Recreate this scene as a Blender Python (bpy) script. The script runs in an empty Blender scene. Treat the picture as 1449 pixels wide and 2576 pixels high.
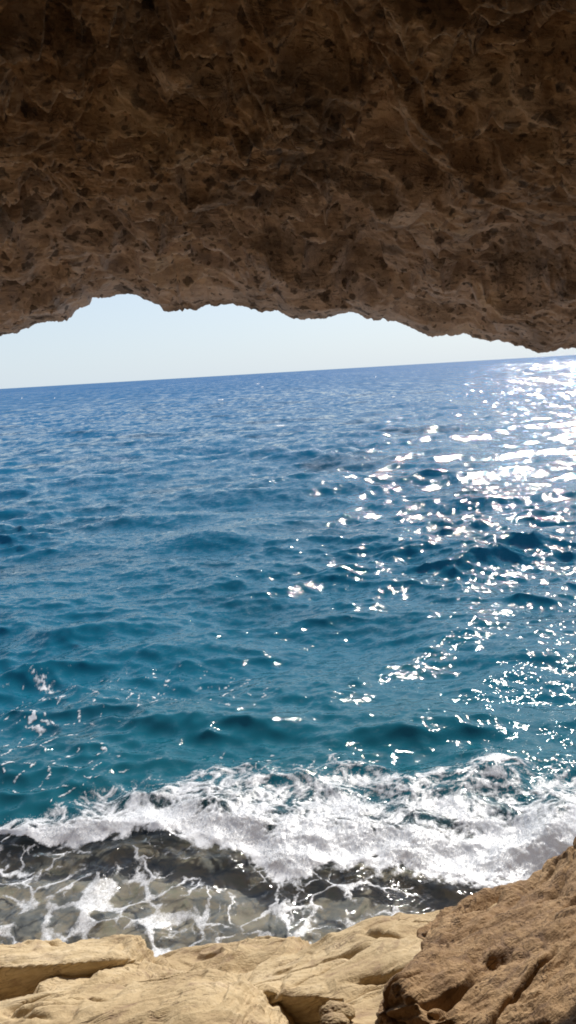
import bpy, math
import numpy as np
from mathutils import Vector, Matrix
R = math.radians
rng = np.random.default_rng(7)
SC = bpy.context.scene
COL = SC.collection

# ------------------------------------------------------------------ camera model
CAM = np.array([0.0, 0.0, 6.0])
FOC = 1946.0                      # focal length in the units of a 1449 x 2576 frame
PITCH, ROLL = R(-10.26), R(3.39)
F0 = np.array([0, math.cos(PITCH), math.sin(PITCH)])
R0 = np.array([1.0, 0, 0])
U0 = np.cross(R0, F0)
RT = math.cos(ROLL) * R0 - math.sin(ROLL) * U0
UP = math.cos(ROLL) * U0 + math.sin(ROLL) * R0

def at_y(px, py, Y):
    """the place point seen at (px,py) that lies Y metres ahead"""
    d = F0 + RT * ((px - 724.5) / FOC) + UP * ((1288 - py) / FOC)
    return CAM + d * (Y / d[1])

def project(x, y, z=0.0):
    vx, vy, vz = x - CAM[0], y - CAM[1], z - CAM[2]
    f = vx * F0[0] + vy * F0[1] + vz * F0[2]
    f = np.maximum(f, 1e-3)
    a = vx * RT[0] + vy * RT[1] + vz * RT[2]
    b = vx * UP[0] + vy * UP[1] + vz * UP[2]
    return 724.5 + FOC * a / f, 1288 - FOC * b / f

# ------------------------------------------------------------------ noise
def _h(ix, iy, iz, seed):
    h = (ix.astype(np.uint32) * np.uint32(374761393) + iy.astype(np.uint32) * np.uint32(668265263)
         + iz.astype(np.uint32) * np.uint32(2147483647) + np.uint32((seed * 974634777) & 0xffffffff))
    h = (h ^ (h >> np.uint32(13))) * np.uint32(1274126177)
    h = (h ^ (h >> np.uint32(16))) * np.uint32(2246822519)
    return h ^ (h >> np.uint32(15))

def perlin(x, y, z, seed=0):
    xi, yi, zi = np.floor(x), np.floor(y), np.floor(z)
    fx, fy, fz = (x - xi).astype(np.float32), (y - yi).astype(np.float32), (z - zi).astype(np.float32)
    xi, yi, zi = xi.astype(np.int64), yi.astype(np.int64), zi.astype(np.int64)
    u, v, w = (t * t * t * (t * (t * 6 - 15) + 10) for t in (fx, fy, fz))
    def g(dx, dy, dz):
        h = _h(xi + dx, yi + dy, zi + dz, seed)
        gx = (h & np.uint32(1023)).astype(np.float32) / 511.5 - 1
        gy = ((h >> np.uint32(10)) & np.uint32(1023)).astype(np.float32) / 511.5 - 1
        gz = ((h >> np.uint32(20)) & np.uint32(1023)).astype(np.float32) / 511.5 - 1
        return gx * (fx - dx) + gy * (fy - dy) + gz * (fz - dz)
    def L(a, b, t): return a + (b - a) * t
    return L(L(L(g(0, 0, 0), g(1, 0, 0), u), L(g(0, 1, 0), g(1, 1, 0), u), v),
             L(L(g(0, 0, 1), g(1, 0, 1), u), L(g(0, 1, 1), g(1, 1, 1), u), v), w) * 1.4

def fbm(x, y, z, o=4, seed=0, gain=0.5, ridged=False):
    s, a, t = 0, 1.0, 0
    for i in range(o):
        n = perlin(x, y, z, seed + i * 17)
        if ridged: n = 1 - 2 * np.abs(n) * 1.3
        s = s + a * n; t += a
        x, y, z = x * 2.03 + 5.3, y * 2.03 + 1.7, z * 2.03 + 9.1
        a *= gain
    return s / t

def worley(x, y, seed=0):
    xi, yi = np.floor(x).astype(np.int64), np.floor(y).astype(np.int64)
    f1 = np.full(x.shape, 9.0, np.float32); f2 = f1.copy(); idv = np.zeros(x.shape, np.float32)
    zz = np.zeros_like(xi)
    for dx in (-1, 0, 1):
        for dy in (-1, 0, 1):
            h = _h(xi + dx, yi + dy, zz, seed)
            cx = xi + dx + (h & np.uint32(1023)).astype(np.float32) / 1023
            cy = yi + dy + ((h >> np.uint32(10)) & np.uint32(1023)).astype(np.float32) / 1023
            d = np.sqrt((cx - x) ** 2 + (cy - y) ** 2).astype(np.float32)
            m = d < f1
            f2 = np.where(m, f1, np.minimum(f2, d))
            idv = np.where(m, (h >> np.uint32(20)).astype(np.float32) / 4095, idv)
            f1 = np.where(m, d, f1)
    return f1, f2, idv

def sst(a, b, x):
    t = np.clip((x - a) / (b - a), 0, 1)
    return t * t * (3 - 2 * t)

# ------------------------------------------------------------------ mesh helpers
def link(o): COL.objects.link(o); return o

def mesh_quads(name, V, Q, mat=None, attrs=None, smooth=True):
    me = bpy.data.meshes.new(name)
    V = np.ascontiguousarray(V, np.float32); Q = np.ascontiguousarray(Q, np.int32)
    n = Q.shape[1]
    me.vertices.add(len(V)); me.vertices.foreach_set('co', V.ravel())
    me.loops.add(Q.size); me.loops.foreach_set('vertex_index', Q.ravel())
    me.polygons.add(len(Q))
    me.polygons.foreach_set('loop_start', np.arange(0, Q.size, n, dtype=np.int32))
    me.polygons.foreach_set('use_smooth', np.full(len(Q), smooth))
    me.update(calc_edges=True)
    for k, a in (attrs or {}).items():
        at = me.attributes.new(k, 'FLOAT', 'POINT'); at.data.foreach_set('value', np.ascontiguousarray(a, np.float32).ravel())
    me.validate()
    if mat: me.materials.append(mat)
    return link(bpy.data.objects.new(name, me))

def grid_quads(nr, nc):
    i = np.arange(nr * nc).reshape(nr, nc)
    return np.stack([i[:-1, :-1], i[:-1, 1:], i[1:, 1:], i[1:, :-1]], -1).reshape(-1, 4)

def grid_normals(P):
    a = np.gradient(P, axis=0); b = np.gradient(P, axis=1)
    n = np.cross(a, b)
    return n / (np.linalg.norm(n, axis=-1, keepdims=True) + 1e-9)

def catmull(P, t):
    """P (n, ...) control points, t in 0..n-1"""
    n = len(P)
    i = np.clip(np.floor(t).astype(int), 0, n - 2); f = (t - i)
    f = f.reshape(-1, *([1] * (P.ndim - 1)))
    p0, p1, p2, p3 = P[np.maximum(i - 1, 0)], P[i], P[i + 1], P[np.minimum(i + 2, n - 1)]
    return 0.5 * ((2 * p1) + (-p0 + p2) * f + (2 * p0 - 5 * p1 + 4 * p2 - p3) * f ** 2 + (-p0 + 3 * p1 - 3 * p2 + p3) * f ** 3)

def tag(o, label=None, cat=None, group=None, kind=None):
    if label: o['label'] = label
    if cat: o['category'] = cat
    if group: o['group'] = group
    if kind: o['kind'] = kind
    return o

# ------------------------------------------------------------------ node helpers
class NT:
    def __init__(s, name):
        s.m = bpy.data.materials.new(name); s.m.use_nodes = True
        s.t = s.m.node_tree; s.t.nodes.clear()
        s.out = s.t.nodes.new('ShaderNodeOutputMaterial')
    def n(s, typ, **kw):
        nd = s.t.nodes.new('ShaderNode' + typ)
        for k, v in kw.items():
            if k.startswith('_'):
                setattr(nd, k[1:], v)
        return nd
    def l(s, a, b): s.t.links.new(a, b)
    def setin(s, nd, i, v):
        if hasattr(v, 'is_output') or isinstance(v, bpy.types.NodeSocket): s.l(v, nd.inputs[i])
        else: nd.inputs[i].default_value = v
    def math(s, op, a, b=0.0, clamp=False):
        nd = s.n('Math', _operation=op, _use_clamp=clamp); s.setin(nd, 0, a); s.setin(nd, 1, b); return nd.outputs[0]
    def vmath(s, op, a, b=None, scale=None):
        nd = s.n('VectorMath', _operation=op); s.setin(nd, 0, a)
        if b is not None: s.setin(nd, 1, b)
        if scale is not None: s.setin(nd, 3, scale)
        return nd.outputs[0]
    def noise(s, vec, scale, detail=4, rough=0.55, dist=0.0):
        nd = s.n('TexNoise'); s.l(vec, nd.inputs['Vector'])
        nd.inputs['Scale'].default_value = scale; nd.inputs['Detail'].default_value = detail
        nd.inputs['Roughness'].default_value = rough; nd.inputs['Distortion'].default_value = dist
        return nd
    def ramp(s, fac, stops):
        nd = s.n('ValToRGB'); s.l(fac, nd.inputs[0]); e = nd.color_ramp.elements
        while len(e) < len(stops): e.new(0.5)
        for k, (p, c) in enumerate(stops):
            e[k].position = p; e[k].color = (*c, 1) if len(c) == 3 else c
        return nd.outputs[0]
    def mix(s, fac, a, b, blend='MIX'):
        nd = s.n('Mix', _data_type='RGBA', _blend_type=blend)
        s.setin(nd, 0, fac); s.setin(nd, 6, a); s.setin(nd, 7, b); return nd.outputs[2]
    def mapr(s, v, a, b, c=0.0, d=1.0):
        nd = s.n('MapRange'); s.setin(nd, 0, v)
        for i, q in enumerate((a, b, c, d)): nd.inputs[1 + i].default_value = q
        return nd.outputs[0]

# ------------------------------------------------------------------ materials
def rock_mat(name, cols, streak_dir=(1, .3, .3), stain=(0.09, 0.06, 0.045), bump=0.6, fine=1.0, stain_amt=0.5, spec=0.25, mouth=False):
    m = NT(name)
    geo = m.n('NewGeometry'); pos = geo.outputs['Position']
    d = Vector(streak_dir).normalized()
    mp = m.n('Mapping'); m.l(pos, mp.inputs[0])
    q = d.to_track_quat('X', 'Z').inverted().to_euler()
    mp.inputs['Rotation'].default_value = q
    mp.inputs['Scale'].default_value = (1, 1, 1)
    mp2 = m.n('Mapping'); m.l(mp.outputs[0], mp2.inputs[0]); mp2.inputs['Scale'].default_value = (0.22, 1, 1)
    big = m.noise(pos, 1.7, 5, 0.6, 0.4).outputs[0]
    st = m.noise(mp2.outputs[0], 14, 6, 0.62, 0.5).outputs[0]
    sm = m.noise(pos, 22 * fine, 6, 0.65).outputs[0]
    v = m.math('ADD', m.math('MULTIPLY', big, 0.5), m.math('ADD', m.math('MULTIPLY', st, 0.3), m.math('MULTIPLY', sm, 0.2)))
    c = m.ramp(v, [(0.32, cols[0]), (0.46, cols[1]), (0.54, cols[2]), (0.66, cols[3])])
    ck = m.noise(mp2.outputs[0], 9, 4, 0.6, 0.8).outputs[0]
    ckl = m.mapr(m.math('ABSOLUTE', m.math('SUBTRACT', ck, 0.5)), 0.0, 0.016)
    ckm = m.mapr(m.noise(pos, 3.1, 3, 0.5).outputs[0], 0.46, 0.58)
    ckv = m.math('MULTIPLY', m.math('SUBTRACT', 1.0, ckl), ckm)
    pat = m.noise(pos, 4.3, 7, 0.68, 1.0).outputs[0]
    pf = m.math('MULTIPLY', m.mapr(pat, 0.54, 0.68), stain_amt)
    c = m.mix(pf, c, (*stain, 1))
    c = m.mix(m.math('MULTIPLY', ckv, 0.6), c, (*stain, 1))
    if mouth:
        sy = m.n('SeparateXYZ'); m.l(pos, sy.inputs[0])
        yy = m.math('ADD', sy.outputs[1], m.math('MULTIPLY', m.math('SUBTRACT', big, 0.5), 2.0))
        c = m.mix(m.math('MULTIPLY', m.mapr(yy, 3.9, 5.3), 0.92), c, m.mix(0.55, m.mix(1.0, c, (1.05, 1.05, 1.25, 1), 'MULTIPLY'), (0.68, 0.62, 0.64, 1)))  # grey-mauve veil of glare towards the lip, painted into the rock colour
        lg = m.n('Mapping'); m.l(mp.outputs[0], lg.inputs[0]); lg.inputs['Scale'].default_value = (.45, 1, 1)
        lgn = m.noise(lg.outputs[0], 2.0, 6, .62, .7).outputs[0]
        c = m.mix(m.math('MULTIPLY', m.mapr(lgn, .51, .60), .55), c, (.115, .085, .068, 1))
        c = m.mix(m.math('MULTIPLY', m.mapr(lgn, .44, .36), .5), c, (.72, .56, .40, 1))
        wv = m.n('VectorMath', _operation='SCALE'); m.l(m.vmath('SUBTRACT', m.noise(pos, 7, 3, .6).outputs[1], (.5, .5, .5)), wv.inputs[0]); wv.inputs[3].default_value = .16
        wp = m.vmath('ADD', mp.outputs[0], wv.outputs[0])
        for sc, th, sel, amt in ((5.0, .34, .78, .6), (12.0, .36, .66, .7), (26.0, .38, .55, .65)):     # pits set into the colour as scattered dark spots of several sizes
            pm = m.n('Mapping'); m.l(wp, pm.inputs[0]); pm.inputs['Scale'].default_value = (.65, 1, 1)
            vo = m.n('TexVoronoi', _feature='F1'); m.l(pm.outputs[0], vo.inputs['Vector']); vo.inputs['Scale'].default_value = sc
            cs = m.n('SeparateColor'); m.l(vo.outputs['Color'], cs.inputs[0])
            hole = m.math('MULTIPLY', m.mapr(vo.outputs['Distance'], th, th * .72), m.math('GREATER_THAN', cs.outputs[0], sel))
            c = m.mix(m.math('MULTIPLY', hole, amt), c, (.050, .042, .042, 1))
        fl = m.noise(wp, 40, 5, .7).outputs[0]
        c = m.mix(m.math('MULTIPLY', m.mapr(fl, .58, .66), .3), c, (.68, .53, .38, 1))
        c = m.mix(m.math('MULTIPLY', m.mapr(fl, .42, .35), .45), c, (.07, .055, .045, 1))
    pit = m.n('TexVoronoi', _feature='F1'); m.l(mp.outputs[0], pit.inputs['Vector']); pit.inputs['Scale'].default_value = 30 * fine
    pitv = m.mapr(pit.outputs[0], 0.0, 0.4)
    hgt = m.math('ADD', m.math('MULTIPLY', st, 0.8), m.math('ADD', m.math('MULTIPLY', sm, 0.30), m.math('MULTIPLY', pitv, 0.08)))
    fn = m.noise(pos, 110 * fine, 4, 0.6).outputs[0]
    hgt = m.math('SUBTRACT', m.math('ADD', hgt, m.math('MULTIPLY', fn, 0.12)), m.math('MULTIPLY', ckv, 0.35))
    b = m.n('Bump'); b.inputs['Strength'].default_value = bump; b.inputs['Distance'].default_value = 0.06
    m.l(hgt, b.inputs['Height'])
    p = m.n('BsdfPrincipled'); m.l(c, p.inputs['Base Color']); m.l(b.outputs[0], p.inputs['Normal'])
    p.inputs['Roughness'].default_value = 0.85; p.inputs['Specular IOR Level'].default_value = spec
    m.l(p.outputs[0], m.out.inputs[0])
    return m.m

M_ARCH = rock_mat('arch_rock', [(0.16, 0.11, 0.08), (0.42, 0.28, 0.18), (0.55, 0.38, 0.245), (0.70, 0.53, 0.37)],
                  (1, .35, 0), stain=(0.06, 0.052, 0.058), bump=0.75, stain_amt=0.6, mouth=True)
M_TAN = rock_mat('tan_rock', [(0.34, 0.235, 0.15), (0.45, 0.33, 0.185), (0.54, 0.41, 0.24), (0.65, 0.52, 0.34)],
                 (1, .35, .15), stain=(0.24, 0.15, 0.10), bump=0.55, stain_amt=0.6)
M_BROWN = rock_mat('brown_rock', [(0.17, 0.10, 0.06), (0.29, 0.18, 0.092), (0.39, 0.25, 0.13), (0.49, 0.335, 0.19)],
                   (1, .5, .5), stain=(0.12, 0.07, 0.05), bump=0.8, stain_amt=0.7)

def sea_mat():
    m = NT('sea_water')
    geo = m.n('NewGeometry'); pos = geo.outputs['Position']; nrm = geo.outputs['Normal']
    sx = m.n('SeparateXYZ'); m.l(pos, sx.inputs[0])
    dist = m.vmath('LENGTH', pos)
    nd = m.n('VectorMath', _operation='LENGTH'); m.l(pos, nd.inputs[0]); dist = nd.outputs[1]
    dd = m.math('LOGARITHM', dist, 10.0)
    # ripples: small slopes added straight to the normal
    def slope(scale, amp, sc=(0.55, 1, 1), detail=2):
        mp = m.n('Mapping'); m.l(pos, mp.inputs[0]); mp.inputs['Scale'].default_value = sc
        mp.inputs['Rotation'].default_value = (0, 0, R(12))
        nz = m.noise(mp.outputs[0], scale, detail, 0.55, 0.3)
        v = m.vmath('SUBTRACT', nz.outputs[1], (0.5, 0.5, 0.5))
        v = m.vmath('MULTIPLY', v, (1, 1, 0))
        nd2 = m.n('VectorMath', _operation='SCALE'); m.l(v, nd2.inputs[0]); m.setin(nd2, 3, amp)
        return nd2.outputs[0]
    far = m.mapr(dist, 20, 160)
    mid = m.mapr(dist, 60, 500)
    s1 = slope(8.0, m.math('SUBTRACT', 0.85, m.math('MULTIPLY', far, 0.6)), detail=3)
    s2 = slope(30.0, m.math('SUBTRACT', 0.62, m.math('MULTIPLY', far, 0.48)), detail=3)
    def band(r0, r1, r2, r3, wx, wy, amp):
        k = m.math('MULTIPLY', m.mapr(dist, r0, r1), m.mapr(dist, r2, r3, 1, 0))
        return slope(1.0, m.math('MULTIPLY', k, amp), (1 / wx, 1 / wy, 1), 2)
    b1 = band(25, 60, 180, 320, 0.9, 1.4, 0.85)
    b2 = band(110, 220, 700, 1300, 2.2, 12, 0.66)
    b3 = band(450, 900, 90000, 99000, 7, 130, 0.42)
    at = m.n('Attribute', _attribute_name='deep')
    s3 = slope(13.0, m.math('MULTIPLY', m.math('SUBTRACT', 1.0, at.outputs['Fac']), 0.9), (1, .8, 1), 3)   # riffled thin water
    v = m.vmath('ADD', m.vmath('ADD', m.vmath('ADD', s1, s2), s3), m.vmath('ADD', m.vmath('ADD', b1, b2), b3))
    tb = m.n('VectorMath', _operation='SCALE'); tb.inputs[0].default_value = (0, -1, 0); m.setin(tb, 3, m.math('MULTIPLY', m.mapr(dd, 1.4, 2.6), 0.205))   # far off, only the faces of waves turned this way are seen
    nn = m.vmath('NORMALIZE', m.vmath('ADD', m.vmath('ADD', nrm, v), tb.outputs[0]))
    # body colour: teal over the shallow shelf, deep blue farther out, dark weed patches
    body = m.ramp(m.mapr(dd, 0.9, 3.0), [(0.0, (0.012, 0.098, 0.112)), (0.14, (0.006, 0.120, 0.185)), (0.35, (0.004, 0.125, 0.220)),
                                          (0.6, (0.003, 0.130, 0.28)), (1.0, (0.003, 0.130, 0.32))])
    wp = m.n('Mapping'); m.l(pos, wp.inputs[0]); wp.inputs['Scale'].default_value = (0.5, 1, 1)
    w = m.noise(wp.outputs[0], 0.16, 4, 0.6, 0.6).outputs[0]
    body = m.mix(m.math('MULTIPLY', m.mapr(w, 0.54, 0.70), 0.65), body, (0.008, 0.035, 0.055, 1))
    dif = m.n('BsdfDiffuse'); m.l(body, dif.inputs[0])
    tr = m.n('BsdfTransparent'); tr.inputs[0].default_value = (0.74, 0.80, 0.82, 1)
    mx = m.n('MixShader'); m.l(at.outputs['Fac'], mx.inputs[0]); m.l(tr.outputs[0], mx.inputs[1]); m.l(dif.outputs[0], mx.inputs[2])
    dp = m.n('VectorMath', _operation='DOT_PRODUCT'); m.l(nn, dp.inputs[0]); m.l(geo.outputs['Incoming'], dp.inputs[1])
    om = m.math('SUBTRACT', 1.0, m.math('ABSOLUTE', dp.outputs[1]), clamp=True)
    frv = m.math('ADD', 0.02, m.math('MULTIPLY', 0.98, m.math('POWER', om, 5.0)))
    gl = m.n('BsdfGlossy'); gl.inputs['Roughness'].default_value = 0.045; m.l(nn, gl.inputs['Normal'])
    fx = m.n('MixShader'); m.l(frv, fx.inputs[0]); m.l(mx.outputs[0], fx.inputs[1]); m.l(gl.outputs[0], fx.inputs[2])
    m.l(fx.outputs[0], m.out.inputs[0])
    return m.m

def foam_mat():
    m = NT('foam')
    geo = m.n('NewGeometry'); pos = geo.outputs['Position']
    at = m.n('Attribute', _attribute_name='foam')
    n1 = m.noise(pos, 16, 5, 0.7, 0.6).outputs[0]; n2 = m.noise(pos, 70, 4, 0.7, 0.3).outputs[0]
    nz = m.math('ADD', m.math('MULTIPLY', n1, .5), m.math('MULTIPLY', n2, .5))
    a = m.math('ADD', at.outputs['Fac'], m.math('MULTIPLY', m.math('SUBTRACT', nz, 0.5), 2.0))
    a = m.math('MULTIPLY', m.mapr(a, 0.10, 0.72), 0.97)
    # bubbles: many small facets
    fz = m.noise(pos, 120, 3, 0.6)
    v = m.vmath('MULTIPLY', m.vmath('SUBTRACT', fz.outputs[1], (.5, .5, .5)), (1.5, 1.5, .6))
    nb = m.vmath('NORMALIZE', m.vmath('ADD', geo.outputs['Normal'], v))
    p = m.n('BsdfPrincipled'); p.inputs['Base Color'].default_value = (0.95, 0.95, 0.95, 1)
    p.inputs['Roughness'].default_value = 0.3; m.l(nb, p.inputs['Normal'])
    p.inputs['Specular IOR Level'].default_value = 0.5
    tl = m.n('BsdfTranslucent'); tl.inputs[0].default_value = (0.88, 0.91, 0.92, 1)
    mm = m.n('MixShader'); mm.inputs[0].default_value = 0.10; m.l(p.outputs[0], mm.inputs[1]); m.l(tl.outputs[0], mm.inputs[2])
    tr = m.n('BsdfTransparent')
    mx = m.n('MixShader'); m.l(a, mx.inputs[0]); m.l(tr.outputs[0], mx.inputs[1]); m.l(mm.outputs[0], mx.inputs[2])
    m.l(mx.outputs[0], m.out.inputs[0])
    return m.m

def bed_mat():
    m = NT('seabed_rock')
    pos = m.n('NewGeometry').outputs['Position']
    a = m.noise(pos, 3.0, 7, 0.7, 0.6).outputs[0]
    c = m.ramp(a, [(0.32, (0.14, 0.13, 0.12)), (0.46, (0.28, 0.235, 0.19)), (0.54, (0.42, 0.31, 0.21)), (0.64, (0.34, 0.28, 0.18)), (0.74, (0.48, 0.39, 0.28))])
    p = m.n('BsdfPrincipled'); m.l(c, p.inputs['Base Color']); p.inputs['Roughness'].default_value = 0.8
    m.l(p.outputs[0], m.out.inputs[0])
    return m.m

M_SEA, M_FOAM, M_BED = sea_mat(), foam_mat(), bed_mat()

# ------------------------------------------------------------------ surf lines on the sea (traced, then used as distances on the water)
def curve(pts):
    p = np.array(pts, float)
    return lambda x: np.interp(x, p[:, 0], p[:, 1])
SURF_F = curve([(-400, 2105), (0, 2122), (110, 2140), (200, 2140), (300, 2112), (420, 2102), (520, 2128), (640, 2150), (700, 2192), (740, 2200), (820, 2172), (930, 2165),
                (1000, 2182), (1100, 2200), (1200, 2206), (1300, 2212), (1400, 2190), (1500, 2150), (2000, 2100)])
SURF_B = curve([(-400, 2105), (0, 2110), (110, 2082), (200, 2040), (330, 2002), (450, 1972), (570, 1948), (720, 1946), (860, 1936), (960, 1962), (1080, 1972),
                (1180, 1940), (1240, 1918), (1300, 1958), (1449, 1962), (1700, 1950), (2000, 1960)])

# ------------------------------------------------------------------ sea
def build_sea():
    t = np.linspace(1.25, 0, 1080)[:-1]
    r = np.concatenate([6.0 / t, [8000, 14000, 40000]])
    nr = len(r)
    az = R(1) * np.concatenate([np.linspace(-85, -31, 60), np.linspace(-30, 30, 1050), np.linspace(31, 85, 60)])
    nc = len(az)
    rr = r[:, None]
    X = rr * np.sin(az)[None]; Y = rr * np.cos(az)[None]
    dr = np.gradient(r)[:, None] * np.ones_like(X)
    da = np.gradient(az)[None, :] * rr
    px, py = project(X, Y)
    Z = np.zeros_like(X); DX = np.zeros_like(X); DY = np.zeros_like(X)
    N = 130
    lam = np.exp(np.linspace(math.log(0.28), math.log(15), N)) * rng.uniform(.95, 1.05, N)
    th = R(-90 + 10) + rng.normal(0, R(34), N) * (1 + 0.5 * (lam < 1.5))
    ph = rng.uniform(0, 2 * np.pi, N)
    S = 0.23 * math.sqrt(2 / N)
    prox = sst(7.5, 14, Y)                      # waves flatten over the shelf
    grp = 0.65 + 0.7 * (perlin(X * .08, Y * .08, 0 * X, 3) + .35)
    for i in range(N):
        k = 2 * np.pi / lam[i]
        a = S / k
        a *= 1.6 if lam[i] < 2.5 else (1.0 if lam[i] < 5 else .75)
        w = 1 - sst(0.42, 1.2, np.maximum(dr, da) / lam[i])
        rows = np.where(w.max(1) > 0)[0]
        if not len(rows): continue
        e = rows[-1] + 1
        kx, ky = k * math.cos(th[i]), k * math.sin(th[i])
        arg = kx * X[:e] + ky * Y[:e] + ph[i]
        A = a * w[:e] * grp[:e] * (prox[:e] * .85 + .15 if lam[i] > 1.2 else prox[:e] * .25 + .75)
        c = np.cos(arg); s = np.sin(arg)
        Z[:e] += A * c
        if lam[i] > 6: Z[e:] += a * .5 * np.cos(kx * X[e:] + ky * Y[e:] + ph[i]) * (rr[e:] < 3000)
        DX[:e] -= 0.8 * A * math.cos(th[i]) * s; DY[:e] -= 0.8 * A * math.sin(th[i]) * s
    # far water keeps a choppy height so that the surface is never a mirror
    # one long steep swell and a smaller one before it
    def swell(Yc, x0, x1, amp, wid, sk=0.0):
        yc = Yc + 0.6 * perlin(X * .25, 0 * X, 0 * X, 9) + sk * X
        s = (Y - yc) / wid
        env = sst(x0 - 2, x0 + 1.5, X) * (1 - sst(x1 - 1.5, x1 + 2, X))
        return .62 * amp * env * np.exp(-(s * np.where(s < 0, 1.5, 0.8)) ** 2)
    Z += swell(27.5, -4.5, 4.5, .55, 1.3, .05) + swell(23.0, -2.5, 0.3, .36, .8, .05) + swell(19.0, -7, -3.0, .40, .9, .1) + swell(16.6, -5.5, -1.6, .30, .8, .1)
    Z += swell(12.3, -1.5, 4, .22, .6, -.05) + swell(33, -8, -3, .4, 1.3)
    # bore
    F, B = SURF_F(px), SURF_B(px)
    s = (py - B) / np.maximum(F - B, 8)
    inr = (px > -500) & (px < 1900)
    wob = fbm(X * 3, Y * 3, 0 * X, 3, 21)
    s = s + wob * 0.20 + .08 * fbm(X * 9, Y * 9, 0 * X, 3, 22)
    bore = sst(-0.35, 0.82, s) * (1 - sst(0.68, 1.14, s)) * inr
    size = 0.05 + 0.08 * sst(150, 700, px) + 0.06 * sst(1150, 1400, px)
    Z += bore * size * .52
    # wall of water piling up against the boulder on the right
    def mound(cx, cy, sx, sy, h): return h * np.exp(-((px - cx) / sx) ** 2 - ((py - cy) / sy) ** 2)
    Z += mound(1400, 2100, 60, 60, .26) + mound(1300, 2160, 60, 30, .09) + mound(1250, 1950, 90, 35, .08) - mound(1300, 2105, 60, 35, .15)
    act = (bore > .02) & (rr < 40)
    # turbulence
    turb = np.zeros_like(X)
    bil = np.abs(fbm(X[act] * 2.6, Y[act] * 2.6, Z[act] * 3, 4, 33, .55)) * 2
    turb[act] = (bil - .3) * .040 * np.clip(bore[act], 0, 1) * (size[act] / .17)
    Z += turb
    # foam cover
    foam = np.zeros_like(X)
    z1 = (rr < 40) & inr
    x, y, p, q, ss = X[z1], Y[z1], px[z1], py[z1], s[z1]
    wx = x + .25 * perlin(x * 2, y * 2, 0 * x, 41); wy = y + .25 * perlin(x * 2, y * 2, 0 * x, 42)
    fil = fbm(wx * 4.5, wy * 4.5, 0 * x, 5, 51, .62, ridged=True)            # filaments
    clo = fbm(x * 1.7, y * 1.7, 0 * x, 4, 55)
    dens = np.interp(ss, [-.15, 0, .15, .45, .7, .85, 1.0, 1.22], [0, .30, .36, .43, .58, .93, .85, 0])
    f_band = sst(.36, .95, dens + fil * .42 + clo * .45) 
    f_band = np.maximum(f_band, sst(.5, 1.0, np.exp(-((p - 1240) / 75) ** 2 - ((q - 1945) / 24) ** 2) * .8 + fil * .5))
    f_band *= (dens > 0.01)
    # lace over the shallows
    D = (.74 * np.exp(-((p - 60) / 260) ** 2 - ((q - 2345) / 105) ** 2) + .52 * np.exp(-((p - 330) / 210) ** 2 - ((q - 2290) / 80) ** 2)
         + .42 * np.exp(-((p - 470) / 190) ** 2 - ((q - 2350) / 110) ** 2) + .36 * np.exp(-((p - 760) / 170) ** 2 - ((q - 2330) / 110) ** 2)
         + .25 * np.exp(-((p - 950) / 130) ** 2 - ((q - 2280) / 90) ** 2) + .30 * np.exp(-((p - 60) / 160) ** 2 - ((q - 2190) / 60) ** 2))
    D = D + .06 * sst(-200, 60, p) * (1 - sst(950, 1250, p))
    D = D * np.clip(1 + 2.0 * clo + .7 * fbm(x * 4, y * 4, 0 * x, 3, 58), 0, 2)
    wx = x + .24 * perlin(x * 1.9, y * 1.9, 0 * x, 61) + .05 * perlin(x * 7, y * 7, 0 * x, 63) + .025 * perlin(x * 19, y * 19, 0 * x, 163)
    wy = y + .24 * perlin(x * 1.9, y * 1.9, 0 * x, 62) + .05 * perlin(x * 7, y * 7, 0 * x, 64) + .025 * perlin(x * 19, y * 19, 0 * x, 164)
    a1, a2, _ = worley(wx * 2.4, wy * 3.1, 5)
    b1, b2, _ = worley(wx * 6.5, wy * 5.5, 6)
    e1 = a2 - a1; e2 = b2 - b1
    sp0 = fbm(x * 14, y * 14, 0 * x, 4, 69, .65)
    w1 = np.clip(D, 0, 1.2) * .21
    w1 = w1 * (.35 + 1.3 * sst(-.3, .4, fbm(x * 2.9, y * 2.9, 0 * x, 3, 66)))
    lace = 1 - sst(w1 * .25, w1 + .07, e1 + .05 * fbm(x * 11, y * 11, 0 * x, 3, 65))
    w2 = np.clip(D - .42, 0, 1) * .28
    lace = np.maximum(lace * sst(.05, .22, D), sst(.80 - .34 * D, .98 - .34 * D, a1 + .06 * fbm(x * 8, y * 8, 0 * x, 3, 67)) * sst(.2, .4, D))
    fine = (1 - sst(.02, .20, e2 + .08 * sp0)) * sst(.05, .5, D + .5 * sp0) * sst(-.1, .25, fbm(x * 2.2, y * 3.2, 0 * x, 3, 68)) * .62
    lace = np.maximum(lace, fine)
    lace *= (.72 + .55 * np.clip(sp0 + .25, 0, .6))
    lace *= sst(1.0, 1.15, ss) * sst(-.30, .10, clo * .7 + fbm(x * 3.3, y * 2.2, 0 * x, 3, 59) + D - .32)
    # thin broken streaks left behind on the open water
    G = (.8 * np.exp(-((p - 60) / 230) ** 2 - ((q - 1880) / 120) ** 2) + .55 * np.exp(-((p - 330) / 250) ** 2 - ((q - 1740) / 60) ** 2)
         + .45 * np.exp(-((p - 560) / 140) ** 2 - ((q - 1730) / 60) ** 2) + .5 * np.exp(-((p - 180) / 160) ** 2 - ((q - 2010) / 60) ** 2)
         + .4 * np.exp(-((p - 640) / 250) ** 2 - ((q - 1925) / 30) ** 2))
    c1, c2, _ = worley(wx * 1.9, wy * 1.5, 8)
    sp = fbm(x * 7, y * 7, 0 * x, 3, 71)
    streak = (1 - sst(.015, .07, c2 - c1)) * sst(-.02, .28, sp + G * .5 - .25) * sst(.12, .4, G)
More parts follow.
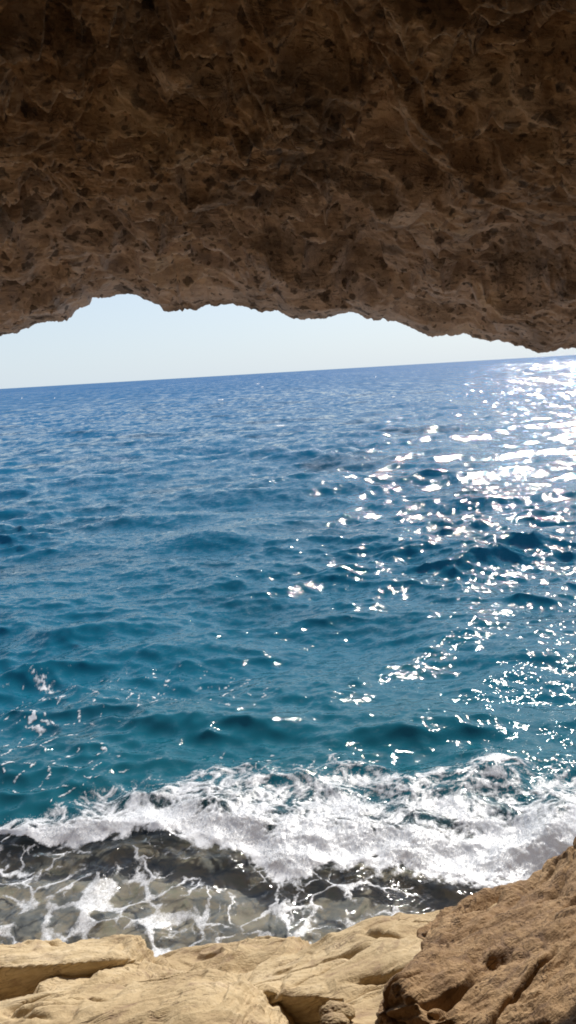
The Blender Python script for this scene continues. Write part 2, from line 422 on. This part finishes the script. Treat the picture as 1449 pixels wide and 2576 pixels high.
    # a small breaking crest far left
    wc = np.exp(-((p - 95 - (q - 1705) * 1.1) / 34) ** 2 - ((q - 1708) / 26) ** 2) + .5 * np.exp(-((p - 125) / 40) ** 2 - ((q - 1722) / 12) ** 2)
    wc = sst(.42, .85, wc * .55 + fbm(x * 9, y * 9, 0 * x, 4, 73, .65) * .9 - .05) * sst(.15, .4, wc)
    foam[z1] = np.maximum.reduce([f_band, lace * (.44 + .5 * np.clip(clo + .3, 0, .7)), streak * .8 * (ss < .1), wc])
    # white caps in the distance
    zf = (rr > 40) & (rr < 500) & (X == X)
    x, y = X[zf], Y[zf]
    cap = fbm(x * .16, y * .32, 0 * x, 3, 81) + .5 * fbm(x * 1.1, y * 2.2, 0 * x, 2, 82)
    foam[zf] = sst(.52, .64, cap) * .9
    deep = 1 - sst(.10, .95, (py - (B - 20)) / np.maximum(F - B + 20, 30) )
    deep = np.where(rr > 30, 1, deep)
    Xs, Ys = X + DX, Y + DY
    V = np.stack([Xs, Ys, Z], -1)
    Q = grid_quads(nr, nc)
    sea = mesh_quads('sea', V.reshape(-1, 3), Q, M_SEA, {'deep': deep})
    tag(sea, kind='structure')
    # foam as its own layer riding on the water
    fr_ = foam.ravel()
    keep = fr_[Q].max(1) > .03
    Qf = Q[keep]
    used, inv = np.unique(Qf, return_inverse=True)
    Vf = V.reshape(-1, 3)[used].copy()
    lump = np.abs(fbm(Vf[:, 0] * 9, Vf[:, 1] * 9, Vf[:, 2] * 9, 3, 91)) * 2
    lift = .006 + np.clip(fr_[used], 0, 1) * (.008 + .014 * lump * np.clip(bore.ravel()[used], 0, 1))
    lift = np.where(rr.repeat(nc, 1).ravel()[used] > 40, .05, lift)
    Vf[:, 2] += lift
    fo = mesh_quads('surf_foam', Vf, inv.reshape(-1, 4), M_FOAM, {'foam': fr_[used]})
    tag(fo, 'white churning foam of the breaking wave and its lace over the shallows', 'sea foam', kind='stuff')
    # spray: thousands of drops thrown up by the breaking wave
    cand = np.where((foam.ravel() > .5) & (bore.ravel() > .25) & (px.ravel() > 0) & (px.ravel() < 1460))[0]
    pick = rng.choice(cand, 26000)
    P = V.reshape(-1, 3)[pick]
    hgt = rng.exponential(.04, len(P)) * (0.6 + 1.4 * sst(1150, 1420, px.ravel()[pick]))
    P = P + np.stack([rng.normal(0, .03, len(P)), rng.normal(0, .03, len(P)), hgt + .01], -1)
    rad = rng.uniform(.002, .0065, len(P))
    oct_ = np.array([(1, 0, 0), (-1, 0, 0), (0, 1, 0), (0, -1, 0), (0, 0, 1), (0, 0, -1)], float)
    ft = np.array([(0, 2, 4), (2, 1, 4), (1, 3, 4), (3, 0, 4), (2, 0, 5), (1, 2, 5), (3, 1, 5), (0, 3, 5)])
    VV = (P[:, None] + oct_[None] * rad[:, None, None]).reshape(-1, 3)
    FF = (ft[None] + 6 * np.arange(len(P))[:, None, None]).reshape(-1, 3)
    sp_ = mesh_quads('sea_spray', VV, FF, M_DROP)
    tag(sp_, 'fine white spray drops thrown up above the breaking wave', 'spray', kind='stuff')

def drop_mat():
    m = NT('spray_drop'); p = m.n('BsdfPrincipled')
    p.inputs['Base Color'].default_value = (.85, .88, .9, 1); p.inputs['Roughness'].default_value = .2
    m.l(p.outputs[0], m.out.inputs[0]); return m.m
M_DROP = drop_mat()
build_sea()

# ------------------------------------------------------------------ seabed
def build_bed():
    xs = np.linspace(-9, 9, 420); ys = np.linspace(4.0, 16, 420)
    X, Y = np.meshgrid(xs, ys)
    px, py = project(X, Y)
    dep = -.26 - .5 * sst(0, 1, (SURF_F(px) - py) / 200) - 2.2 * sst(12, 16, Y)
    f1, f2, idv = worley(X * 1.6 + .2 * perlin(X * 2, Y * 2, 0 * X, 1), Y * 1.6, 12)
    Z = dep + .06 * (1 - f1) + .03 * idv + .07 * fbm(X * 2.5, Y * 2.5, 0 * X, 4, 14)
    o = mesh_quads('seabed', np.stack([X, Y, Z], -1).reshape(-1, 3), grid_quads(*X.shape), M_BED)
    tag(o, kind='structure')
build_bed()

# ------------------------------------------------------------------ rock arch overhead
LIP = [(0, 440), (40, 430), (85, 425), (115, 405), (150, 395), (190, 375), (225, 372), (270, 365), (335, 362), (360, 340), (375, 318), (400, 300), (430, 292), (455, 275),
       (459, 255), (466, 248), (550, 248), (570, 238), (610, 230), (650, 228), (700, 240), (740, 262), (800, 285), (818, 300), (824, 312), (860, 320), (885, 316), (905, 308), (918, 315),
       (930, 295), (950, 303), (985, 310), (1010, 298), (1030, 288), (1055, 278), (1065, 290), (1100, 283), (1155, 275), (1220, 288), (1260, 298), (1310, 318), (1395, 313), (1449, 338)]
LIP2 = [(50, 353), (110, 352), (160, 356), (190, 350), (250, 330), (320, 320), (345, 322), (365, 338), (420, 355), (430, 360), (465, 358), (478, 352), (505, 365), (545, 362), (580, 380),
        (640, 410), (700, 432), (730, 445), (770, 440), (800, 432), (850, 434), (880, 426), (920, 438), (960, 455), (1010, 467), (1060, 462), (1090, 468), (1135, 478), (1140, 487),
        (1180, 492), (1220, 510), (1260, 527), (1290, 525), (1340, 515), (1370, 502), (1449, 498)]
lip_px = [(-1400, 1500), (-900, 1250), (-500, 1040), (-250, 925), (-80, 868)] + [(a * .5, 628.9 + b * .5) for a, b in LIP] + [(724.5 + a * .5, 628.9 + b * .5) for a, b in LIP2] \
    + [(1560, 892), (1700, 935), (1900, 1040), (2300, 1300), (2700, 1600)]
LIPY = 5.8

def build_arch():
    P = np.array([at_y(a, b, LIPY) for a, b in lip_px])
    xs = np.concatenate([np.linspace(-9, -3.1, 70), np.linspace(-3.05, 3.05, 900), np.linspace(3.1, 9, 70)])
    lipz = np.interp(xs, P[:, 0], P[:, 2])
    # profile rows: outer face from the top down to the lip, then the ceiling back into the cave
    out_z = np.concatenate([np.linspace(7, .6, 24), np.linspace(.55, .02, 30)])
    ys = np.concatenate([LIPY - 6.5 * (np.linspace(0, 1, 620) ** 1.0) * (4.2 / 6.5), np.linspace(1.55, -6, 120)])
    nr_o, nr_c = len(out_z), len(ys)
    X = np.repeat(xs[None], nr_o + nr_c, 0)
    Y = np.zeros_like(X); Z = np.zeros_like(X)
    Y[:nr_o] = LIPY + 0.05 - (out_z[:, None] * .12) + .0 * X[:nr_o]
    Z[:nr_o] = lipz[None] + out_z[:, None]
    yc = ys[:, None]
    # ceiling shape
    base = np.interp(ys, [-6, -4.5, -2, 0, 1.5, 3, 4.2, 5.2, 5.8], [3.0, 5.6, 7.5, 7.75, 7.62, 7.32, 6.98, 6.62, 6.45])[:, None]
    tt = sst(0, 1, (LIPY - yc) / 2.2)
    zc = (1 - tt) * (lipz[None] + (base - base[0])) + tt * (base + .0 * X[nr_o:])
    # side walls
    xx = X[nr_o:]
    side = sst(3.6, 8.6, np.abs(xx)) * (LIPY - yc > 0)
    zc = zc - side * 4.6 * sst(0, .6, (LIPY - yc) / 3)
    Y[nr_o:] = yc; Z[nr_o:] = zc
    # relief
    fade = sst(0.02, .45, LIPY - yc)                       # silhouette line keeps its traced outline
    x, y, z = X[nr_o:], Y[nr_o:], Z[nr_o:]
    ca, sa = math.cos(.28), math.sin(.28)
    u, v = ca * x + sa * y, -sa * x + ca * y
    big = fbm(x * .9, y * .9, 0 * x, 3, 101) * .22
    wx = u + .10 * perlin(u * 4, v * 4, 0 * u, 103); wy = v + .10 * perlin(u * 4, v * 4, 0 * u, 104)
    f1, f2, idv = worley(wx * 2.6, wy * 3.9, 11)
    g1, g2, idg = worley(wx * 6.5 + .3, wy * 11.0, 13)
    rid = fbm(wx * 3.2, wy * 6.5, 0 * x, 6, 111, .58, ridged=True)
    med = fbm(u * 2.2, v * 3.6, 0 * x, 6, 121, .6)
    zone = sst(-.25, .25, fbm(x * 1.1, y * 1.1, 0 * x, 2, 131))       # pitted against smooth zones
    pit = -np.sqrt(np.clip(1 - (f1 / (.26 + .24 * idv)) ** 2, 0, 1)) * (idv > .40)                      # hollows eaten upward
    pit2 = -np.sqrt(np.clip(1 - (g1 / (.2 + .26 * idg)) ** 2, 0, 1)) * (idg > .35)
    sm_ = np.clip(sst(-.2, .8, x + .5 * perlin(x * 1.3, y * 1.3, 0 * x, 132)) * sst(3.0, 3.7, y + .5 * perlin(x * 1.1, y * 1.1, 0 * x, 133)) + .6 * sst(4.6, 5.4, y), 0, 1)   # smoother plates, right and by the mouth
    rg = 1 - .72 * sm_
    h = big + med * .11 * rg + (rid * .065 * rg) * (.35 + .85 * zone) - pit * (.11 + .06 * sm_) - pit2 * .052 * (.4 + .7 * zone)
    wv = v + .16 * perlin(u * 1.2, v * 2, 0 * u, 135) + .05 * perlin(u * 4, v * 6, 0 * u, 136)
    for fq, am, ms in ((2.6, .22, .7), (6.3, -.060, 1.2), (9.5, .060, 1.7), (19.0, -.030, 2.8), (41.0, .013, 4.5)):
        t = wv * fq + .7 * perlin(u * 1.3, v * 2, 0 * u, 137 + int(fq))
        fr = t - np.floor(t)
        saw = np.where(fr < .88, fr / .88, (1 - fr) / .12)
        h = h - am * rg * sst(-.25, .3, perlin(u * ms, v * ms * 2.5, 0 * u, 138 + int(fq))) * (saw - .5)
    for fu, fv, dp_, wd, ms in ((1.1, 4.2, .17, .065, 0.9), (2.8, 10.0, .085, .085, 1.5), (6.5, 21.0, .042, .11, 2.5)):      # crevices
        n_ = perlin(wx * fu, wy * fv, 0 * u, 145 + int(fu))
        h = h + dp_ * (1 - .6 * sm_) * np.exp(-(n_ / wd) ** 2) * sst(-.15, .25, perlin(u * ms, v * ms * 1.5, 0 * u, 155 + int(fu)))
    k1, k2, kid = worley(wx * 1.25 + 3.1, wy * 1.9, 17)
    h = h + .16 * np.sqrt(np.clip(1 - (k1 / (.30 + .3 * kid)) ** 2, 0, 1)) * (kid > .35) * (1.1 - .5 * zone)
    # scalloped ledges running across the ceiling
    def ledge(y0, h0, seed, x0=-9, x1=9, sc=2.2, tilt=0.0):
        e = y - (y0 + tilt * x) - .16 * np.abs(perlin(x * sc, 0 * x, 0 * x, seed)) * 2 - .05 * perlin(x * 7, y * 3, 0 * x, seed + 1)
        env = sst(x0 - .3, x0 + .3, x) * (1 - sst(x1 - .4, x1 + .4, x))
        return h0 * env * sst(-.015, .035, e) * (1 - sst(.05, .75, e))
    h = h + ledge(3.28, .20, 141, -4, .75, 2.6) + ledge(3.9, .12, 151, -.2, 4, 2.0, -.3) + ledge(4.35, .09, 161, .4, 3, 2.4, .12) + ledge(3.0, .15, 171, -1, 4, 2.5, .25) \
        + ledge(4.45, .08, 181, -4, -1.0, 1.8, .1)
    h = h * (fade * .92 + .08 * sst(.0, .05, LIPY - yc))
    Z[nr_o:] += h
    Y[nr_o:] += .02 * fade * perlin(x * 9, y * 9, z * 9, 191)
    # rough outer face + ragged lip
    xo, yo, zo = X[:nr_o], Y[:nr_o], Z[:nr_o]
    rough = sst(.0, .5, out_z)[:, None]
    Y[:nr_o] -= rough * (.15 + .25 * fbm(xo * 1.5, zo * 1.5, 0 * xo, 4, 201))
    zl = .018 * fbm(xs * 13, 0 * xs, 0 * xs, 4, 211, .65, ridged=True)
    fall = np.exp(-np.abs(np.concatenate([out_z * 4, (LIPY - ys) * 4])))[:, None]
    Z += zl[None] * fall
    V = np.stack([X, Y, Z], -1)
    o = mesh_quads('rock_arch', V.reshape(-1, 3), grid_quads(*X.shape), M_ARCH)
    tag(o, 'dark brown pitted rock overhang forming the cave roof above the sea', 'rock arch')
build_arch()

# ------------------------------------------------------------------ foreground rocks
def rock(name, rows, mat, label, cat, seed, streak=(1, .3, .25), amp=1.0, back=(.35, .8), res=(300, 420), crev=.03, lum=.05, strata=1.0, lump=0.0):
    C = np.array([[at_y(*p) for p in r] for r in rows])            # control net, back (top edge) to front
    top = C[0]
    b1 = top + np.array([0, back[0] * .6, -.16]); b2 = top + np.array([0, back[0] * 1.2, -.9]); b3 = b2 + np.array([0, .2, -2.2])
    f1 = C[-1] + np.array([0, .02, -.35]); f2 = C[-1] + np.array([0, .15, -1.6])
    C = np.concatenate([[b3, b2, b1], C, [f1, f2]])
    l0 = C[:, :1] + np.array([-.10, .02, -.25]); l1 = C[:, :1] + np.array([-.14, .05, -1.4])
    r0 = C[:, -1:] + np.array([.10, .02, -.25]); r1 = C[:, -1:] + np.array([.14, .05, -1.4])
    C = np.concatenate([l1, l0, C, r0, r1], 1)
    nR, nC = C.shape[:2]
    P = catmull(C, np.linspace(0, nR - 1, res[0]))
    P = catmull(P.transpose(1, 0, 2), np.linspace(0, nC - 1, res[1])).transpose(1, 0, 2)
    n = grid_normals(P)
    if n[..., 2].mean() < 0: n = -n
    d = Vector(streak).normalized(); q = d.to_track_quat('X', 'Z').inverted().to_matrix()
    L = P @ np.array(q).T
    a, b, c = L[..., 0], L[..., 1], L[..., 2]
    h = lum * fbm(a * 1.5, b * 2.4, c * 2.4, 3, seed, .45)
    wb = b + .10 * perlin(a * 1.3, b * 2, c * 2, seed + 3) + .03 * perlin(a * 4, b * 6, c * 6, seed + 4)
    t0 = .55 * wb + .85 * c
    for fq, am, ms in ((4.2, .075, 1.2), (9.5, .040, 1.7), (23.0, .018, 2.6), (52.0, .008, 3.6)):
        t = t0 * fq + .5 * perlin(a * 1.1, b * 3, c * 3, seed + int(fq))
        fr = t - np.floor(t)
        saw = np.where(fr < .86, fr / .86, (1 - fr) / .14)                  # gentle rise, sharp drop: bedding ledges
        msk = sst(-.30, .35, perlin(a * ms, b * ms * 3, c * ms * 3, seed + 31 + int(fq)))
        h = h + strata * am * msk * (saw - .6)
    crack = np.abs(perlin(a * 1.0, wb * 4.2, c * 4.2, seed + 8))
    h = h - .055 * amp * np.exp(-(crack / .045) ** 2) * sst(-.1, .3, perlin(a * 1.3, b * 2, c * 2, seed + 9))
    if lump:
        bl = np.abs(perlin(a * 2.4, b * 4.4, c * 4.4, seed + 41)); bl2 = np.abs(perlin(a * 6, b * 9, c * 9, seed + 42))
        h = h + lump * (np.sqrt(bl) - .45) + lump * .42 * (np.sqrt(bl2) - .45)
    h = h + .012 * amp * fbm(a * 7, b * 16, c * 16, 4, seed + 11, .6)
    P = P + n * h[..., None]
    o = mesh_quads(name, P.reshape(-1, 3), grid_quads(*P.shape[:2]), mat)
    tag(o, label, cat)
    return o

Y_ = 4.15
rock('rock_ledge', [
    [(-260, 2392, 4.35), (-100, 2386, 4.35), (0, 2383, 4.35), (110, 2378, 4.35), (220, 2371, 4.35), (305, 2366, 4.35), (345, 2390, 4.3), (368, 2418, 4.25)],
    [(-260, 2435, 4.05), (-100, 2428, 4.05), (0, 2422, 4.05), (110, 2416, 4.05), (220, 2410, 4.06), (300, 2402, 4.1), (342, 2410, 4.15), (366, 2424, 4.2)],
    [(-260, 2462, 3.98), (-100, 2452, 3.98), (0, 2445, 3.98), (85, 2440, 3.98), (180, 2432, 4.0), (275, 2424, 4.03), (330, 2422, 4.1), (362, 2428, 4.15)],
    [(-260, 2560, 3.97), (-100, 2540, 3.97), (0, 2515, 3.97), (75, 2488, 3.97), (160, 2462, 3.99), (240, 2450, 4.02), (310, 2440, 4.08), (360, 2434, 4.12)],
    [(-260, 2600, 3.98), (-100, 2575, 3.98), (0, 2540, 3.98), (75, 2510, 3.98), (160, 2480, 4.0), (240, 2464, 4.03), (310, 2450, 4.1), (358, 2442, 4.14)],
], M_TAN, 'pale tan rock ledge at the far left with a blunt right end above foamy shallows', 'rock', 301, strata=.8)
rock('layered_rock', [
    [(-40, 2550, 3.93), (60, 2508, 3.94), (160, 2472, 3.96), (250, 2452, 3.99), (330, 2432, 4.05), (380, 2436, 4.05), (430, 2462, 3.95), (470, 2476, 3.9)],
    [(-40, 2568, 3.80), (60, 2522, 3.82), (160, 2488, 3.84), (250, 2468, 3.86), (330, 2452, 3.92), (385, 2456, 3.92), (435, 2475, 3.84), (475, 2484, 3.8)],
    [(-40, 2590, 3.66), (60, 2545, 3.66), (160, 2522, 3.66), (250, 2508, 3.68), (330, 2496, 3.72), (390, 2488, 3.74), (440, 2488, 3.7), (480, 2494, 3.68)],
    [(-40, 2620, 3.62), (60, 2585, 3.62), (160, 2560, 3.62), (250, 2545, 3.63), (330, 2530, 3.68), (390, 2520, 3.7), (440, 2515, 3.66), (480, 2514, 3.64)],
], M_TAN, 'thinly layered tan rock wedged between the left ledge and the front slab', 'rock', 311, strata=1.5)
rock('shore_rock', [
    [(372, 2438, 4.35), (430, 2423, 4.4), (500, 2404, 4.45), (560, 2390, 4.45), (630, 2380, 4.45), (700, 2371, 4.4), (755, 2379, 4.35), (805, 2405, 4.3)],
    [(385, 2446, 4.2), (430, 2442, 4.2), (500, 2428, 4.2), (560, 2415, 4.2), (630, 2405, 4.2), (700, 2398, 4.15), (755, 2402, 4.12), (800, 2420, 4.1)],
    [(420, 2485, 3.9), (450, 2482, 3.9), (510, 2475, 3.9), (570, 2470, 3.9), (640, 2462, 3.9), (700, 2452, 3.88), (745, 2448, 3.85), (780, 2450, 3.85)],
    [(420, 2520, 3.8), (450, 2520, 3.8), (510, 2515, 3.8), (570, 2512, 3.8), (640, 2505, 3.8), (700, 2500, 3.8), (745, 2495, 3.8), (780, 2490, 3.8)],
], M_TAN, 'low tan slab with fine horizontal ridges, nearest the water in the middle of the shore', 'rock', 321, strata=1.3)
rock('shore_rock', [
    [(-260, 2600, 3.4), (-60, 2552, 3.45), (75, 2518, 3.5), (200, 2506, 3.5), (330, 2496, 3.5), (430, 2478, 3.5), (505, 2464, 3.5), (590, 2476, 3.45), (640, 2508, 3.4), (700, 2562, 3.35)],
    [(-260, 2680, 3.1), (-60, 2620, 3.15), (75, 2575, 3.2), (200, 2560, 3.2), (330, 2545, 3.2), (430, 2525, 3.22), (505, 2510, 3.25), (580, 2512, 3.25), (635, 2540, 3.25), (695, 2590, 3.2)],
    [(-260, 2800, 2.8), (-60, 2760, 2.8), (75, 2720, 2.85), (200, 2710, 2.85), (330, 2690, 2.85), (430, 2670, 2.85), (505, 2640, 2.9), (580, 2630, 2.95), (635, 2640, 3.0), (690, 2650, 3.0)],
    [(-260, 3000, 2.5), (-60, 2980, 2.5), (75, 2960, 2.5), (200, 2950, 2.5), (330, 2930, 2.5), (430, 2910, 2.5), (505, 2880, 2.5), (580, 2850, 2.6), (635, 2830, 2.7), (690, 2800, 2.75)],
], M_TAN, 'broad pale tan slab filling the bottom left corner with a crack near its right tip', 'rock', 331, strata=.6, lum=.03)
rock('shore_rock', [
    [(620, 2490, 3.75), (725, 2441, 3.85), (800, 2404, 3.95), (860, 2372, 4.05), (925, 2339, 4.1), (990, 2322, 4.15), (1065, 2319, 4.15), (1140, 2299, 4.15), (1205, 2284, 4.15), (1290, 2262, 4.1)],
    [(650, 2500, 3.6), (735, 2475, 3.62), (810, 2444, 3.7), (870, 2415, 3.75), (935, 2385, 3.8), (1000, 2365, 3.82), (1075, 2355, 3.85), (1140, 2340, 3.85), (1205, 2325, 3.85), (1290, 2310, 3.8)],
    [(650, 2498, 3.54), (735, 2502, 3.50), (815, 2500, 3.46), (885, 2518, 3.36), (950, 2508, 3.36), (1005, 2470, 3.42), (1075, 2430, 3.5), (1140, 2410, 3.55), (1205, 2395, 3.55), (1290, 2380, 3.5)],
    [(655, 2520, 3.52), (738, 2525, 3.48), (815, 2524, 3.44), (885, 2538, 3.34), (950, 2526, 3.34), (1005, 2490, 3.40), (1075, 2480, 3.4), (1140, 2470, 3.4), (1205, 2460, 3.4), (1290, 2450, 3.4)],
    [(670, 2600, 3.52), (742, 2610, 3.48), (815, 2620, 3.45), (885, 2600, 3.36), (950, 2570, 3.36), (1005, 2550, 3.42), (1075, 2540, 3.4), (1140, 2540, 3.4), (1205, 2540, 3.4), (1290, 2540, 3.4)],
], M_TAN, 'long golden slab sloping up to the right, shadowed lower edge, beside the boulder', 'rock', 341, streak=(1, .25, .35), strata=.75, lum=.035)
rock('boulder', [
    [(1100, 2345, 3.75), (1170, 2300, 3.9), (1225, 2270, 3.95), (1285, 2238, 4.0), (1350, 2212, 4.05), (1395, 2182, 4.1), (1449, 2148, 4.1), (1600, 2040, 4.1), (1850, 1940, 4.0)],
    [(1078, 2385, 3.45), (1160, 2350, 3.5), (1230, 2320, 3.55), (1290, 2290, 3.6), (1360, 2265, 3.65), (1405, 2240, 3.65), (1460, 2215, 3.65), (1610, 2150, 3.6), (1850, 2060, 3.5)],
    [(1030, 2440, 3.15), (1120, 2430, 3.12), (1210, 2410, 3.15), (1290, 2385, 3.2), (1360, 2360, 3.2), (1410, 2345, 3.2), (1470, 2330, 3.2), (1620, 2300, 3.1), (1850, 2250, 3.0)],
    [(990, 2480, 2.98), (1090, 2500, 2.9), (1200, 2495, 2.88), (1290, 2480, 2.88), (1360, 2470, 2.85), (1410, 2465, 2.85), (1470, 2460, 2.8), (1620, 2450, 2.7), (1850, 2450, 2.6)],
    [(1005, 2530, 2.9), (1100, 2575, 2.75), (1200, 2600, 2.65), (1290, 2610, 2.6), (1360, 2610, 2.55), (1410, 2610, 2.5), (1470, 2620, 2.45), (1620, 2640, 2.4), (1850, 2660, 2.3)],
    [(1035, 2590, 2.85), (1110, 2680, 2.7), (1200, 2750, 2.55), (1290, 2770, 2.45), (1360, 2780, 2.4), (1410, 2790, 2.35), (1470, 2800, 2.3), (1620, 2820, 2.2), (1850, 2840, 2.1)],
], M_BROWN, 'large rough brown boulder with deep crevices rising at the right edge', 'boulder', 351, streak=tuple(at_y(1395, 2166, 4.1) - at_y(1005, 2460, 3.12)), amp=2.2, lum=.06, res=(420, 520), strata=1.1, lump=.03)
rock('shore_rock', [
    [(850, 2585, 3.1), (900, 2560, 3.15), (945, 2538, 3.2), (990, 2516, 3.22), (1010, 2530, 3.2)],
    [(860, 2610, 3.0), (910, 2590, 3.02), (955, 2568, 3.05), (1000, 2550, 3.08), (1020, 2560, 3.08)],
    [(870, 2680, 2.9), (920, 2670, 2.9), (965, 2660, 2.9), (1010, 2650, 2.95), (1030, 2640, 2.95)],
], M_TAN, 'small sunlit slab at the bottom edge between the golden slab and the boulder', 'rock', 361, res=(120, 130))
def stone(px, py, Y, r, seed, label):
    bpy_me = bpy.data.meshes.new('stone')
    import bmesh
    bm = bmesh.new(); bmesh.ops.create_icosphere(bm, subdivisions=5, radius=1)
    c = at_y(px, py, Y)
    co = np.array([v.co[:] for v in bm.verts])
    n = co.copy()
    h = .35 * fbm(co[:, 0] * 1.3, co[:, 1] * 1.3, co[:, 2] * 1.3, 5, seed, .55) + .12 * fbm(co[:, 0] * 3, co[:, 1] * 6, co[:, 2] * 6, 4, seed + 3, .6, ridged=True)
    co = (co + n * h[:, None]) * r * np.array([1.35, 1.0, .75])
    for v, p in zip(bm.verts, co): v.co = p
    bm.to_mesh(bpy_me); bm.free()
    bpy_me.polygons.foreach_set('use_smooth', np.full(len(bpy_me.polygons), True))
    bpy_me.materials.append(M_TAN)
    o = link(bpy.data.objects.new('stone', bpy_me)); o.location = c
    tag(o, label, 'stone', 'loose stones under the golden slab')
stone(848, 2550, 3.1, .055, 401, 'pinkish brown loose stone in the shade, upper of the pair by the golden slab')
stone(842, 2574, 3.02, .045, 411, 'brown loose stone cut by the bottom edge, lower of the pair by the golden slab')

# ------------------------------------------------------------------ ground: cave floor and the cliff under the ledge
def build_ground():
    xs = np.linspace(-9, 9, 260); ys = np.linspace(-6.2, 5.6, 220)
    X, Y = np.meshgrid(xs, ys)
    Z = np.interp(Y, [-6.2, 1.0, 2.0, 2.7, 3.4, 4.3, 4.8, 5.3, 5.6], [4.6, 4.4, 3.3, 2.1, 1.9, 1.6, .6, -.8, -1.4])
    Z = Z + .10 * fbm(X * 1.5, Y * 1.5, 0 * X, 5, 501) + .8 * sst(2.6, 6, np.abs(X)) * (Y < 4)
    o = mesh_quads('ground', np.stack([X, Y, Z], -1).reshape(-1, 3), grid_quads(*X.shape), M_BROWN)
    tag(o, kind='structure')
build_ground()

# ------------------------------------------------------------------ light, sky, camera
SUN_EL, SUN_AZ = R(36.5), R(22.5)
S = Vector((math.sin(SUN_AZ) * math.cos(SUN_EL), math.cos(SUN_AZ) * math.cos(SUN_EL), math.sin(SUN_EL)))
sl = bpy.data.lights.new('sun', 'SUN'); sl.energy = 4.0; sl.angle = R(0.5); sl.color = (1, .95, .87)
so = link(bpy.data.objects.new('sun', sl)); so.rotation_euler = S.to_track_quat('Z', 'Y').to_euler(); so.location = (10, 20, 30)
w = bpy.data.worlds.new('World'); SC.world = w; w.use_nodes = True
nt = w.node_tree; bg = nt.nodes['Background']
sky = nt.nodes.new('ShaderNodeTexSky'); sky.sky_type = 'NISHITA'; sky.sun_disc = False
sky.sun_elevation = SUN_EL; sky.sun_rotation = SUN_AZ
sky.air_density = 0.8; sky.dust_density = 0.9; sky.ozone_density = 3.5
# sea haze: paler and more even low over the horizon
tc = nt.nodes.new('ShaderNodeTexCoord'); sep = nt.nodes.new('ShaderNodeSeparateXYZ'); nt.links.new(tc.outputs['Generated'], sep.inputs[0])
mr = nt.nodes.new('ShaderNodeMapRange'); nt.links.new(sep.outputs[2], mr.inputs[0])
mr.inputs[1].default_value = 0.0; mr.inputs[2].default_value = 0.45; mr.inputs[3].default_value = 0.90; mr.inputs[4].default_value = 0.12
hz = nt.nodes.new('ShaderNodeMix'); hz.data_type = 'RGBA'; hz.inputs[7].default_value = (5.5, 6.35, 7.0, 1)
nt.links.new(mr.outputs[0], hz.inputs[0]); nt.links.new(sky.outputs[0], hz.inputs[6])
nt.links.new(hz.outputs[2], bg.inputs[0]); bg.inputs[1].default_value = 0.10

cd = bpy.data.cameras.new('camera'); co = link(bpy.data.objects.new('camera', cd))
cd.sensor_fit = 'VERTICAL'; cd.angle = 2 * math.atan(1288 / FOC); cd.clip_end = 100000; cd.clip_start = .05
mw = Matrix.Identity(4)
for i in range(3):
    mw[i][0] = RT[i]; mw[i][1] = UP[i]; mw[i][2] = -F0[i]; mw[i][3] = CAM[i]
co.matrix_world = mw
SC.camera = co
SC.view_settings.view_transform = 'Standard'; SC.view_settings.look = 'None'
SC.view_settings.exposure = 0.30; SC.view_settings.gamma = 1
SC.render.engine = 'CYCLES'
SC.cycles.use_denoising = True; SC.cycles.denoising_prefilter = 'ACCURATE'
SC.cycles.use_adaptive_sampling = False; SC.cycles.sample_clamp_indirect = 6.0
SC.cycles.filter_width = 1.8
SC.cycles.transparent_max_bounces = 16
SC.cycles.max_bounces = 8; SC.cycles.diffuse_bounces = 5
